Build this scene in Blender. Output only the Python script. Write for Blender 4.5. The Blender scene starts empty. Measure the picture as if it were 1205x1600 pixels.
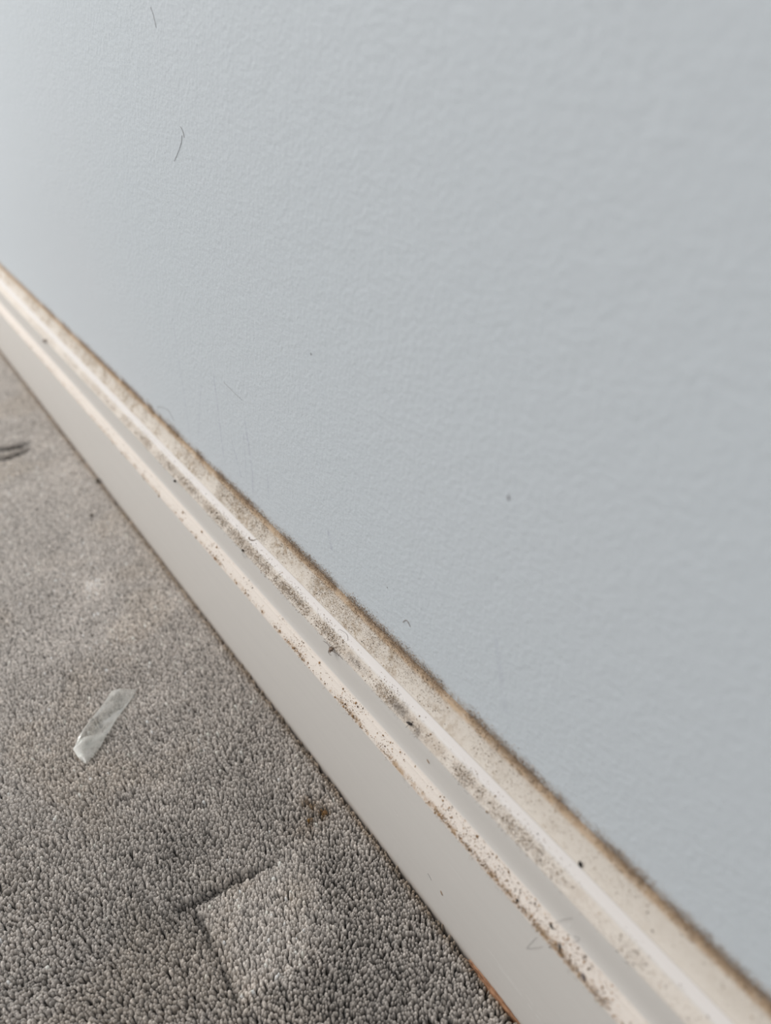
import bpy, bmesh, math, random
import numpy as np
from mathutils import Vector, Matrix

sc = bpy.context.scene
COL = sc.collection
random.seed(7)
RNG = np.random.default_rng(7)

# ------------------------------------------------------------------ camera
# X runs along the wall (away), Y out from the wall into the room, Z up. Metres.
CAM = (0.0, 0.1445, 0.345)
F = Vector((0.67405971, -0.48727058, -0.55516744))
R = Vector((-0.58584581, -0.81042254, 0.0))
U = R.cross(F)
cam_data = bpy.data.cameras.new('camera')
cam = bpy.data.objects.new('camera', cam_data)
COL.objects.link(cam)
cam.matrix_world = Matrix(((R.x, U.x, -F.x, CAM[0]), (R.y, U.y, -F.y, CAM[1]), (R.z, U.z, -F.z, CAM[2]), (0, 0, 0, 1)))
cam_data.sensor_width = 36.0
cam_data.lens = 1150.0 / 1600.0 * 36.0
cam_data.clip_start = 0.01
cam_data.dof.use_dof = True
cam_data.dof.focus_distance = 0.355
cam_data.dof.aperture_fstop = 5.8
sc.camera = cam

# ------------------------------------------------------------------ world and light
world = bpy.data.worlds.new('room_light')
sc.world = world
world.use_nodes = True
bg = world.node_tree.nodes['Background']
bg.inputs[0].default_value = (1.0, 0.985, 0.965, 1)
bg.inputs[1].default_value = 0.70

def area(name, loc, target, sx, sy, power, color):
    d = bpy.data.lights.new(name, 'AREA')
    d.shape = 'RECTANGLE'; d.size = sx; d.size_y = sy; d.energy = power; d.color = color
    o = bpy.data.objects.new(name, d); COL.objects.link(o)
    o.location = loc
    o.rotation_euler = (Vector(target) - Vector(loc)).to_track_quat('-Z', 'Y').to_euler()
    return o

area('window_daylight', (1.75, 0.95, 1.25), (0.5, 0.0, 0.0), 0.9, 1.0, 24.0, (1.0, 0.985, 0.96))

sc.view_settings.view_transform = 'Standard'
sc.view_settings.look = 'None'
sc.view_settings.gamma = 1.0
sc.view_settings.exposure = 0.0
sc.view_settings.use_curve_mapping = False

# ------------------------------------------------------------------ helpers
class NT:
    """Tiny helper for building node trees."""
    def __init__(self, name):
        self.m = bpy.data.materials.new(name)
        self.m.use_nodes = True
        self.t = self.m.node_tree
        self.b = self.t.nodes['Principled BSDF']
        self.out = self.t.nodes['Material Output']
    def n(self, kind, **kw):
        nd = self.t.nodes.new(kind)
        for k, v in kw.items(): setattr(nd, k, v)
        return nd
    def put(self, sock, v):
        if v is None: return
        if isinstance(v, bpy.types.NodeSocket): self.t.links.new(v, sock)
        else: sock.default_value = v
    def math(self, op, a, b=None, c=None, clamp=False):
        nd = self.n('ShaderNodeMath', operation=op, use_clamp=clamp)
        self.put(nd.inputs[0], a); self.put(nd.inputs[1], b)
        if c is not None: self.put(nd.inputs[2], c)
        return nd.outputs[0]
    def vmath(self, op, a, b=None):
        nd = self.n('ShaderNodeVectorMath', operation=op)
        self.put(nd.inputs[0], a); self.put(nd.inputs[1], b)
        return nd.outputs['Value'] if op in ('DOT_PRODUCT', 'LENGTH', 'DISTANCE') else nd.outputs[0]
    def step(self, x, a, b, lo=0.0, hi=1.0):
        nd = self.n('ShaderNodeMapRange', interpolation_type='SMOOTHSTEP')
        self.put(nd.inputs[0], x)
        for i, v in zip((1, 2, 3, 4), (a, b, lo, hi)): nd.inputs[i].default_value = v
        return nd.outputs[0]
    def band(self, x, a0, a1, b0, b1):
        return self.math('MULTIPLY', self.step(x, a0, a1), self.step(x, b0, b1, 1.0, 0.0))
    def noise(self, vec, scale, detail=2.0, rough=0.5, dist=0.0):
        nd = self.n('ShaderNodeTexNoise')
        self.put(nd.inputs['Vector'], vec)
        nd.inputs['Scale'].default_value = scale; nd.inputs['Detail'].default_value = detail
        nd.inputs['Roughness'].default_value = rough; nd.inputs['Distortion'].default_value = dist
        return nd.outputs[0]
    def mix(self, fac, a, b, mode='MIX'):
        nd = self.n('ShaderNodeMix', data_type='RGBA', blend_type=mode)
        self.put(nd.inputs[0], fac); self.put(nd.inputs[6], a); self.put(nd.inputs[7], b)
        return nd.outputs[2]
    def obj(self): return self.n('ShaderNodeTexCoord').outputs['Object']
    def scaled(self, vec, s):
        nd = self.n('ShaderNodeMapping'); self.put(nd.inputs[0], vec); nd.inputs['Scale'].default_value = s
        return nd.outputs[0]
    def bump(self, h, dist, strength=1.0, normal=None):
        nd = self.n('ShaderNodeBump'); self.put(nd.inputs['Height'], h)
        nd.inputs['Distance'].default_value = dist; nd.inputs['Strength'].default_value = strength
        if normal is not None: self.put(nd.inputs['Normal'], normal)
        return nd.outputs[0]

def simple(name, rgb, rough=0.6, spec=0.3):
    t = NT(name)
    t.b.inputs['Base Color'].default_value = (*rgb, 1)
    t.b.inputs['Roughness'].default_value = rough
    t.b.inputs['Specular IOR Level'].default_value = spec
    v = t.noise(t.obj(), 2500.0, 3.0)
    t.put(t.b.inputs['Base Color'], t.mix(v, (*[c * 0.55 for c in rgb], 1), (*[min(1, c * 1.4) for c in rgb], 1)))
    return t.m

def vcol_mat(name, rough=0.85, spec=0.15):
    t = NT(name)
    a = t.n('ShaderNodeAttribute', attribute_name='tint')
    t.put(t.b.inputs['Base Color'], a.outputs['Color'])
    t.b.inputs['Roughness'].default_value = rough
    t.b.inputs['Specular IOR Level'].default_value = spec
    return t.m

def link(name, me, mat=None, parent=None):
    o = bpy.data.objects.new(name, me)
    COL.objects.link(o)
    if mat is not None and not me.materials: me.materials.append(mat)
    if parent is not None: o.parent = parent
    return o

def tag(o, label=None, cat=None, group=None, kind=None):
    if label: o['label'] = label
    if cat: o['category'] = cat
    if group: o['group'] = group
    if kind: o['kind'] = kind
    return o

def np_mesh(name, V, faces_flat, counts, colors=None, smooth=True):
    me = bpy.data.meshes.new(name)
    V = np.ascontiguousarray(V, dtype=np.float32)
    me.vertices.add(len(V)); me.vertices.foreach_set('co', V.ravel())
    me.loops.add(len(faces_flat)); me.loops.foreach_set('vertex_index', np.asarray(faces_flat, dtype=np.int32))
    counts = np.asarray(counts, dtype=np.int32)
    me.polygons.add(len(counts))
    st = np.zeros(len(counts), dtype=np.int32); st[1:] = np.cumsum(counts)[:-1]
    me.polygons.foreach_set('loop_start', st)
    me.polygons.foreach_set('use_smooth', np.full(len(counts), smooth))
    me.update(calc_edges=True)
    if colors is not None:
        at = me.attributes.new('tint', 'FLOAT_COLOR', 'POINT')
        c = np.ones((len(V), 4), dtype=np.float32); c[:, :3] = colors
        at.data.foreach_set('color', c.ravel())
    return me

def instanced(name, tv, tfaces, mats3, offs, colors=None, smooth=True):
    """Repeat one small template: tv (k,3), mats3 (n,3,3), offs (n,3), colors (n,3)."""
    n, k = len(offs), len(tv)
    V = np.einsum('nij,kj->nki', mats3, tv) + offs[:, None, :]
    flat = np.concatenate([np.asarray(f) for f in tfaces]); cnt = np.array([len(f) for f in tfaces])
    idx = (flat[None, :] + (np.arange(n) * k)[:, None]).ravel()
    C = None if colors is None else np.repeat(colors, k, axis=0)
    return np_mesh(name, V.reshape(-1, 3), idx, np.tile(cnt, n), C, smooth)

def vnoise(p, seed=0):
    """Smooth value noise on 2-D points, 0..1."""
    p = np.asarray(p, dtype=np.float64)
    i = np.floor(p).astype(np.int64); f = p - i; f = f * f * (3 - 2 * f)
    def h(a, b):
        x = np.sin(a * 127.1 + b * 311.7 + seed * 74.7) * 43758.5453
        return x - np.floor(x)
    a, b = i[:, 0], i[:, 1]
    return (h(a, b) * (1 - f[:, 0]) + h(a + 1, b) * f[:, 0]) * (1 - f[:, 1]) + (h(a, b + 1) * (1 - f[:, 0]) + h(a + 1, b + 1) * f[:, 0]) * f[:, 1]

def fbm(p, seed=0):
    p = np.asarray(p)
    return (vnoise(p, seed) + 0.5 * vnoise(p * 2.03, seed + 1) + 0.25 * vnoise(p * 4.1, seed + 2)) / 1.75

def sstep(x, a, b):
    t = np.clip((x - a) / (b - a), 0, 1); return t * t * (3 - 2 * t)

# ------------------------------------------------------------------ skirting profile (Y out, Z up)
PROF = np.array([(.0200, -.006), (.0200, .0712), (.0197, .0722), (.0190, .0735), (.0172, .0760), (.0164, .0767), (.01625, .0772), (.0156, .0776), (.0148, .0790),
                 (.0142, .0830), (.0138, .0880), (.0135, .0930), (.0132, .0942), (.0120, .0955), (.0095, .0974), (.0080, .0991),
                 (.0068, .1010), (.0062, .1019), (.0058, .1018), (.0052, .1021), (.0035, .1046), (.0018, .1082), (.0008, .1113), (0, .1140)])
SEG = PROF[1:] - PROF[:-1]
SLEN = np.hypot(SEG[:, 0], SEG[:, 1])
SCUM = np.concatenate(([0], np.cumsum(SLEN)))

def on_profile(s):
    """arc length -> (y, z, ny, nz) for arrays"""
    s = np.clip(np.asarray(s, dtype=np.float64), 0, SCUM[-1] - 1e-7)
    i = np.clip(np.searchsorted(SCUM, s, side='right') - 1, 0, len(SEG) - 1)
    t = (s - SCUM[i]) / SLEN[i]
    p = PROF[i] + SEG[i] * t[:, None]
    nn = np.stack((SEG[i, 1], -SEG[i, 0]), 1) / SLEN[i][:, None]
    return p[:, 0], p[:, 1], nn[:, 0], nn[:, 1]

def P(x, s, lift=0.0):
    y, z, ny, nz = (float(v[0]) for v in on_profile([s]))
    return Vector((x, y + ny * lift, z + nz * lift)), Vector((0, ny, nz))

X0, X1 = -0.45, 2.3

# ------------------------------------------------------------------ materials of the setting
def wall_material():
    t = NT('painted_plaster')
    o = t.obj()
    soft = t.noise(o, 3.0, 2.0)
    base = t.mix(soft, (0.600, 0.668, 0.718, 1), (0.635, 0.674, 0.718, 1))
    # rubbed scuffs and pencil-thin scratches above the skirting (x, z end points, half width, strength)
    segs = [((.4110, .2003), (.4145, .1150), .0006, .16), ((.3606, .1858), (.3623, .1310), .0005, .30), ((.3816, .1708), (.3990, .1302), .0006, .14),
            ((.3471, .1480), (.3405, .1285), .0006, .22), ((.3264, .1688), (.3242, .1384), .0010, .20), ((.3242, .1400), (.3270, .1250), .0008, .25),
            ((.3060, .1452), (.3073, .1305), .0006, .22), ((.3300, .1600), (.3330, .1350), .0005, .18), ((.1330, .1620), (.1240, .1330), .0012, .10),
            ((.2460, .1440), (.2440, .1360), .0010, .25)]
    wob = t.noise(o, 160.0, 2.0)
    acc = None
    pos = o
    for (a, b, w, k) in segs:
        A = (a[0], 0.0, a[1]); B = (b[0] - a[0], 0.0, b[1] - a[1])
        L2 = B[0] ** 2 + B[2] ** 2
        pa = t.vmath('SUBTRACT', pos, A)
        h = t.math('DIVIDE', t.vmath('DOT_PRODUCT', pa, B), L2, clamp=True)
        sc_ = t.n('ShaderNodeVectorMath', operation='SCALE')
        sc_.inputs[0].default_value = B; t.put(sc_.inputs['Scale'], h)
        d = t.vmath('DISTANCE', pa, sc_.outputs[0])
        m = t.math('MULTIPLY', t.step(d, w * 0.3, w * 1.8, 1.0, 0.0), k * 1.35)
        acc = m if acc is None else t.math('MAXIMUM', acc, m)
    acc = t.math('MULTIPLY', acc, t.step(wob, 0.30, 0.60))
    col = t.mix(acc, base, (0.33, 0.34, 0.45, 1))
    # brown soiling where the wall meets the skirting
    z = t.n('ShaderNodeSeparateXYZ'); t.put(z.inputs[0], o)
    gr = t.noise(o, 700.0, 3.0, 0.7)
    edge = t.step(z.outputs[2], 0.1135, 0.1205, 1.0, 0.0)
    soil = t.math('MULTIPLY', edge, t.step(gr, 0.36, 0.62))
    col = t.mix(t.math('MULTIPLY', soil, 0.72), col, (0.36, 0.28, 0.205, 1))
    t.put(t.b.inputs['Base Color'], col)
    t.b.inputs['Roughness'].default_value = 0.55
    t.b.inputs['Specular IOR Level'].default_value = 0.25
    n1 = t.noise(o, 420.0, 2.0, 0.55)
    n2 = t.noise(o, 90.0, 2.0, 0.5)
    hgt = t.math('ADD', t.math('MULTIPLY', n1, 0.6), t.math('MULTIPLY', n2, 0.55))
    t.put(t.b.inputs['Normal'], t.bump(hgt, 0.0011, 0.55))
    return t.m

def skirting_material():
    t = NT('aged_white_gloss')
    uv = t.n('ShaderNodeUVMap').outputs[0]
    sep = t.n('ShaderNodeSeparateXYZ'); t.put(sep.inputs[0], uv)
    x, s = sep.outputs[0], sep.outputs[1]
    o = t.obj()
    fine = t.noise(o, 1500.0, 3.0, 0.65)
    mid = t.noise(o, 330.0, 3.0, 0.6)
    big = t.noise(o, 60.0, 3.0, 0.6)
    paint = t.mix(t.noise(t.scaled(o, (12, 240, 240)), 1.0, 3.0), (0.635, 0.615, 0.588, 1), (0.675, 0.652, 0.625, 1))
    # yellowed film on the three upward-facing ledges, their brighter lit tone painted in too
    led1 = t.band(s, .0768, .0780, .0858, .0872)
    led2 = t.band(s, .1006, .1022, .1068, .1090)
    bead = t.band(s, .1075, .1090, .1122, .1127)
    top = t.step(s, .1124, .1130)
    col = t.mix(led1, paint, (0.775, 0.71, 0.65, 1))
    col = t.mix(led2, col, (0.735, 0.675, 0.61, 1))
    col = t.mix(bead, col, (0.78, 0.745, 0.725, 1))
    col = t.mix(top, col, (0.70, 0.645, 0.58, 1))
    # dust film: near the middle ledge groove, across the top and along the lower edge
    far_top = t.step(x, 0.08, 0.22)
    d_top = t.math('MULTIPLY', t.math('MULTIPLY', top, t.step(big, 0.36, 0.62)), t.step(mid, 0.36, 0.66))
    d_top = t.math('MULTIPLY', d_top, t.math('ADD', t.math('MULTIPLY', far_top, 0.70), 0.16))
    core2 = t.band(s, .1008, .1034, .1060, .1086)
    d_mid = t.math('MULTIPLY', core2, t.step(t.math('ADD', t.math('MULTIPLY', big, 0.6), t.math('MULTIPLY', mid, 0.5)), 0.46, 0.70))
    d_mid = t.math('MULTIPLY', d_mid, t.math('MULTIPLY', t.step(x, 0.03, 0.13, 0.35, 0.85), t.step(x, 0.42, 0.70, 1.0, 0.45)))
    core1 = t.band(s, .0774, .0784, .0792, .0815)
    d_low = t.math('MULTIPLY', core1, t.step(t.math('ADD', t.math('MULTIPLY', big, 0.5), t.math('MULTIPLY', mid, 0.6)), 0.50, 0.70))
    d_low = t.math('MULTIPLY', d_low, t.step(x, 0.12, 0.50, 0.80, 0.40))
    col = t.mix(d_top, col, (0.40, 0.31, 0.22, 1))
    col = t.mix(t.math('MULTIPLY', t.math('MULTIPLY', d_mid, t.step(fine, .30, .60, .35, 1.0)), .75), col, (0.42, 0.33, 0.25, 1))
    col = t.mix(d_low, col, (0.42, 0.27, 0.14, 1))
    # old yellow-brown sealant line against the wall
    seal = t.math('MULTIPLY', t.step(s, .1215, .1240), t.step(mid, 0.25, 0.6, 0.55, 1.0))
    col = t.mix(seal, col, (0.58, 0.435, 0.30, 1))
    dark = t.math('MULTIPLY', t.step(s, .1242, .1258), t.step(fine, 0.3, 0.65))
    col = t.mix(t.math('MULTIPLY', dark, .8), col, (0.33, 0.235, 0.165, 1))
    # pepper of tiny fly specks on the ledges
    spk = t.math('MULTIPLY', t.step(fine, 0.66, 0.74), t.math('MAXIMUM', led1, t.math('MAXIMUM', led2, top)))
    col = t.mix(t.math('MULTIPLY', spk, 0.55), col, (0.30, 0.21, 0.13, 1))
    # soiled foot of the flat face
    foot = t.math('MULTIPLY', t.step(s, .0055, .0100, 1.0, 0.0), 0.45)
    col = t.mix(foot, col, (0.40, 0.33, 0.27, 1))
    # pale scratches and grey scuffs along the flat face
    flat = t.step(s, .0755, .0768, 1.0, 0.0)
    sv = t.n('ShaderNodeCombineXYZ')
    t.put(sv.inputs[0], t.math('MULTIPLY', x, 26.0)); t.put(sv.inputs[1], t.math('MULTIPLY', t.math('ADD', s, t.math('MULTIPLY', x, 0.03)), 1400.0))
    scr = t.step(t.noise(sv.outputs[0], 1.0, 2.0), 0.70, 0.76)
    scr = t.math('MULTIPLY', t.math('MULTIPLY', scr, flat), t.step(x, 0.05, 0.30, 0.5, 0.1))
    col = t.mix(scr, col, (0.80, 0.79, 0.77, 1))
    pos = t.vmath('MULTIPLY', o, (1, 0, 1))
    for (a, b, w, k) in (((.0925, .0217), (.0688, .0203), .00022, .75), ((.1000, .0240), (.0800, .0224), .00016, .5), ((.0800, .0252), (.0690, .0244), .0002, .55),
                         ((.1660, .0400), (.1625, .0395), .0003, .5), ((.1270, .0500), (.1180, .0490), .00015, .4), ((.1330, .0180), (.1180, .0160), .00015, .35)):
        A = (a[0], 0.0, a[1]); B = (b[0] - a[0], 0.0, b[1] - a[1])
        pa = t.vmath('SUBTRACT', pos, A)
        h = t.math('DIVIDE', t.vmath('DOT_PRODUCT', pa, B), B[0] ** 2 + B[2] ** 2, clamp=True)
        sc_ = t.n('ShaderNodeVectorMath', operation='SCALE')
        sc_.inputs[0].default_value = B; t.put(sc_.inputs['Scale'], h)
        m = t.math('MULTIPLY', t.math('MULTIPLY', t.step(t.vmath('DISTANCE', pa, sc_.outputs[0]), w * .4, w * 1.6, 1.0, 0.0), k), t.step(mid, .35, .5))
        col = t.mix(t.math('MULTIPLY', m, flat), col, (0.84, 0.83, 0.81, 1))
    scf = t.step(t.noise(t.scaled(o, (60, 200, 160)), 1.0, 3.0, 0.7), 0.68, 0.76)
    col = t.mix(t.math('MULTIPLY', t.math('MULTIPLY', scf, flat), 0.35), col, (0.36, 0.33, 0.31, 1))
    t.put(t.b.inputs['Base Color'], col)
    anyd = t.math('MAXIMUM', led1, t.math('MAXIMUM', led2, top))
    rough = t.n('ShaderNodeMapRange'); t.put(rough.inputs[0], anyd); rough.inputs[3].default_value = 0.42; rough.inputs[4].default_value = 0.75
    t.put(t.b.inputs['Roughness'], rough.outputs[0])
    t.b.inputs['Specular IOR Level'].default_value = 0.35
    gritty = t.math('MULTIPLY', fine, t.math('ADD', t.math('MULTIPLY', anyd, 0.9), 0.05))
    brush = t.noise(t.scaled(o, (14, 900, 900)), 1.0, 2.0)
    hgt = t.math('ADD', gritty, t.math('MULTIPLY', brush, 0.10))
    t.put(t.b.inputs['Normal'], t.bump(hgt, 0.0004, 0.6))
    return t.m

def pile_material():
    t = NT('carpet_yarn')
    a = t.n('ShaderNodeAttribute', attribute_name='tint')
    v = t.noise(t.obj(), 2600.0, 2.0)
    c = t.mix(t.step(v, 0.3, 0.7, 0.0, 1.0), (0.72, 0.72, 0.72, 1), (1.15, 1.14, 1.12, 1))
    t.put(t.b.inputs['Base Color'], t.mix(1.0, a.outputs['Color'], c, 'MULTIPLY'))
    t.b.inputs['Roughness'].default_value = 0.9
    t.b.inputs['Specular IOR Level'].default_value = 0.12
    t.b.inputs['Sheen Weight'].default_value = 0.6
    t.b.inputs['Sheen Roughness'].default_value = 0.35
    t.put(t.b.inputs['Normal'], t.bump(v, 0.0005, 0.6))
    return t.m

# ------------------------------------------------------------------ setting: wall, skirting, floor
def box_mesh(name, a, b):
    bm = bmesh.new()
    bmesh.ops.create_cube(bm, size=1.0)
    for v in bm.verts:
        v.co = Vector([a[i] if v.co[i] < 0 else b[i] for i in range(3)])
    me = bpy.data.meshes.new(name); bm.to_mesh(me); bm.free()
    return me

wall = link('wall_right', box_mesh('wall_right', (X0, -0.12, -0.03), (X1, 0.0, 2.4)), wall_material())
tag(wall, 'pale blue-white painted plaster wall with roller stipple above the skirting', None, None, 'structure')

def build_skirting():
    bm = bmesh.new()
    uvl = bm.loops.layers.uv.new('UVMap')
    pts = [tuple(p) for p in PROF] + [(-0.0005, 0.1140), (-0.0005, -0.006)]
    arc = list(SCUM) + [SCUM[-1] + .0001, SCUM[-1] + .0002]
    xs = np.linspace(X0, X1, 56)
    rows = [[bm.verts.new((x, y, z)) for (y, z) in pts] for x in xs]
    for i in range(len(xs) - 1):
        for j in range(len(pts) - 1):
            f = bm.faces.new((rows[i][j], rows[i][j + 1], rows[i + 1][j + 1], rows[i + 1][j]))
            f.smooth = True
            for lp, (ii, jj) in zip(f.loops, ((i, j), (i, j + 1), (i + 1, j + 1), (i + 1, j))):
                lp[uvl].uv = (xs[ii], arc[jj])
    bm.faces.new(list(reversed(rows[0]))); bm.faces.new(rows[-1])
    bmesh.ops.recalc_face_normals(bm, faces=bm.faces[:])
    for e in bm.edges:
        if len(e.link_faces) == 2 and e.calc_face_angle(0) > math.radians(34): e.smooth = False
    me = bpy.data.meshes.new('baseboard_right'); bm.to_mesh(me); bm.free()
    return me

skirt = link('baseboard_right', build_skirting(), skirting_material())
tag(skirt, 'white gloss moulded skirting board with dirty yellowed ledges', None, None, 'structure')

floor = link('floor', box_mesh('floor', (X0, 0.0, -0.03), (X1, 1.6, -0.0065)), simple('carpet_backing', (0.12, 0.105, 0.09), 0.95, 0.05))
tag(floor, 'grey-beige cut pile carpet with a square furniture dent', None, None, 'structure')

# ------------------------------------------------------------------ carpet pile
SQ = np.array([(.2027, .1100), (.1558, .1112), (.1483, .0570), (.2007, .0575)])   # square furniture dent

def seg_dist(p, a, b):
    a = np.array(a); b = np.array(b); e = b - a
    t = np.clip(((p - a) @ e) / (e @ e), 0, 1)
    return np.hypot(*(p - a - t[:, None] * e).T)

def quad_inside(p, q):
    """signed-ish distance: min over edges of the inward distance"""
    d = np.full(len(p), 9.0)
    n = len(q)
    for i in range(n):
        a, b = q[i], q[(i + 1) % n]; e = (b - a) / np.hypot(*(b - a))
        inward = np.array((-e[1], e[0]))
        if ((q.mean(0) - a) @ inward) < 0: inward = -inward
        d = np.minimum(d, (p - a) @ inward)
    return d

def pile_fields(p):
    """height drop, lean x, lean y, tint multiplier (n,3)"""
    n = len(p)
    drop = 0.0012 * (fbm(p * 45, 3) - 0.5) + 0.0012 * (fbm(p * 14, 9) - 0.5)
    lx = 0.35 * (fbm(p * 30, 11) - 0.5) * 2 + 0.10 + 0.70 * sstep(p[:, 0], .22, .40) * (1 - .8 * sstep(p[:, 0], .48, .75)); ly = 0.35 * (fbm(p * 30, 17) - 0.5) * 2
    tint = np.ones((n, 3))
    # the square dent: crushed pile, sharp on the left and top edges, fading to the right
    ins = quad_inside(p, SQ)
    fade = sstep(p[:, 1], .052, .080)
    inside = sstep(ins, -.0005, .002)
    drop -= 0.0026 * inside * (0.45 + 0.55 * fade)
    lx = lx + inside * 0.55; ly = ly - inside * 0.25
    tint *= (1 + 0.16 * inside * fade)[:, None]  # lighter look of the leaning crushed pile, put into the colour
    wob = (fbm(p * 160, 41) - .5) * .0030
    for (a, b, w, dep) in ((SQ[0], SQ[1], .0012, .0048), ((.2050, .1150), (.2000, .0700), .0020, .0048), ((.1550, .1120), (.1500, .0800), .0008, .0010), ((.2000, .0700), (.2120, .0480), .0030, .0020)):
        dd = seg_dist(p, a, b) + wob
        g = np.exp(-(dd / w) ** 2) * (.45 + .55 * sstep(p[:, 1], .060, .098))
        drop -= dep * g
        tint *= (1 - 125 * dep * g * (dep > .004))[:, None]  # shade in the deep grooves painted into the tuft colour
    rim = np.exp(-(seg_dist(p, (.1545, .1100), (.1510, .0800)) / .0016) ** 2)
    tint *= (1 + 0.55 * rim)[:, None]  # light on the dent's lower edge painted as paler tufts
    # a second furniture mark further along: two curved creases
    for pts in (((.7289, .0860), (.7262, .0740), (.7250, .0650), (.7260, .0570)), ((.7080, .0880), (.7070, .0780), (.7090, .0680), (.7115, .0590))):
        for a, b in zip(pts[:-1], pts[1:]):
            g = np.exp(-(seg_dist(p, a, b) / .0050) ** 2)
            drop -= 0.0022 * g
            tint *= (1 - 0.72 * g)[:, None]  # shade of the creases painted in as darker tufts
    # lighter and darker areas: pile shading painted into the tuft tint
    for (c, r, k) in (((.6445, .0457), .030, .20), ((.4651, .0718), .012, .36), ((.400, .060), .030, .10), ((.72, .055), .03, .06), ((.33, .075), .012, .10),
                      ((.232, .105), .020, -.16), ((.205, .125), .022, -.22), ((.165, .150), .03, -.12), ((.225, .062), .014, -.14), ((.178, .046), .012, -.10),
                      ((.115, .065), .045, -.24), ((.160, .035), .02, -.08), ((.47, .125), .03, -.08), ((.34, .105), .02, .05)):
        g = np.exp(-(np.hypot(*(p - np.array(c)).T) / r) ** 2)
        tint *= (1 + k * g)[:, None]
    tint *= (0.90 + 0.22 * fbm(p * 38, 23))[:, None]
    # tan blotches
    bl = sstep(fbm(p * 22, 31), 0.52, 0.72) * 0.3
    tint *= 1 + bl[:, None] * np.array((0.05, -0.02, -0.12))
    # brown spill near the skirting
    st = np.zeros(n)
    for (c, r, k) in (((.2080, .0340), .0036, 1.15), ((.2140, .0365), .0032, .95), ((.2190, .0385), .0030, .8), ((.2085, .0420), .0018, 1.2), ((.2050, .0435), .0014, 1.0), ((.206, .047), .007, .35), ((.2115, .036), .009, .35)):
        st = np.maximum(st, k * np.exp(-(np.hypot(*(p - np.array(c)).T) / r) ** 2))
    tint *= np.maximum(.05, 1 + st[:, None] * np.array((-0.58, -0.70, -0.82)))
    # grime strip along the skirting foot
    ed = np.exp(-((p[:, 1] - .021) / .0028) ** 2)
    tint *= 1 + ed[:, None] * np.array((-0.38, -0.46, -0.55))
    return drop, lx, ly, tint

def pile(name, pts, radius, sides, parent, mat, rs, simple_tip=False):
    n = len(pts)
    ang = np.arange(sides) / sides * 2 * np.pi
    ring = np.stack((np.cos(ang), np.sin(ang)), 1)
    tv = np.concatenate((np.c_[ring * 0.75, np.zeros(sides)], np.c_[ring * 1.0, np.full(sides, 0.70)], np.c_[ring * 0.62, np.full(sides, 0.93)], [[0, 0, 1.0]]))
    nr = 2
    if simple_tip:
        tv = np.concatenate((tv[:sides], np.c_[ring * 1.0, np.full(sides, 0.80)], tv[-1:])); nr = 1
    fc = []
    for k in range(nr):
        for i in range(sides):
            j = (i + 1) % sides
            fc.append((k * sides + i, k * sides + j, (k + 1) * sides + j, (k + 1) * sides + i))
    for i in range(sides): fc.append((nr * sides + i, nr * sides + (i + 1) % sides, (nr + 1) * sides))
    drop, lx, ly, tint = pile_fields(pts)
    H = np.maximum(0.0070 + drop + rs.normal(0, .00028, n), .0012)
    rr = radius * rs.uniform(.70, 1.30, n) * (1 + .14 * sstep(pts[:, 0], .25, .45)); yaw = rs.uniform(0, 2 * np.pi, n)
    el = rs.uniform(.75, 1.3, n)
    c, s = np.cos(yaw), np.sin(yaw)
    M = np.zeros((n, 3, 3))
    M[:, 0, 0] = c * rr * el; M[:, 0, 1] = -s * rr
    M[:, 1, 0] = s * rr * el; M[:, 1, 1] = c * rr
    M[:, 0, 2] = (lx + rs.normal(0, .22, n)) * H * .45; M[:, 1, 2] = (ly + rs.normal(0, .22, n)) * H * .45
    near = np.clip((.026 - pts[:, 1]) / .004, 0, 1)
    M[:, 1, 2] = M[:, 1, 2] * (1 - near) + near * rs.uniform(-.0008, .0010, n)
    M[:, 2, 2] = H
    offs = np.c_[pts, np.full(n, -.0068)]
    base = np.array((0.560, 0.518, 0.484))
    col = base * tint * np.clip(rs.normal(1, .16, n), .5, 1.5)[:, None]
    odd = rs.random(n)
    col[odd < .05] *= .55
    col[odd > .955] *= 1.45
    col = np.clip(col, 0.01, .9)
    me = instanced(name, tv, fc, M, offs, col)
    o = link(name, me, mat, parent)
    o['kind'] = 'stuff'
    return o

PM = pile_material()
def grid_pts(x0, x1, y0, y1, pitch, rs):
    gx = np.arange(x0, x1, pitch); gy = np.arange(y0, y1, pitch)
    g = np.stack(np.meshgrid(gx, gy, indexing='ij'), -1).reshape(-1, 2)
    return g + rs.uniform(-.42, .42, g.shape) * pitch

def fine_zone(p):
    """True where the closely tufted pile is modelled; its border wanders so that no seam shows"""
    x = p[:, 0]
    lim = np.where(x < .2033, .115 + (x - .0777) * 1.40, .291 - (x - .2033) * .205)
    w = (fbm(p * 26, 51) - .5) * .05
    return (p[:, 1] < lim + w) & (x > .025 + w * .5) & (x < 1.06 + w)

rs = np.random.default_rng(21)
fine = grid_pts(.0, 1.10, .0212, .33, .00135, rs)
fine = fine[fine_zone(fine) & (fine[:, 1] > .0210)]
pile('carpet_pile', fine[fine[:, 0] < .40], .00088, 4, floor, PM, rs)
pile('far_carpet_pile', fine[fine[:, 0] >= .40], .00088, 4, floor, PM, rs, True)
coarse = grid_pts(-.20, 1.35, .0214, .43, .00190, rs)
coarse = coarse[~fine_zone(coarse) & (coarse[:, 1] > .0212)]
pile('outer_carpet_pile', coarse, .00128, 3, floor, PM, rs, True)

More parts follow.
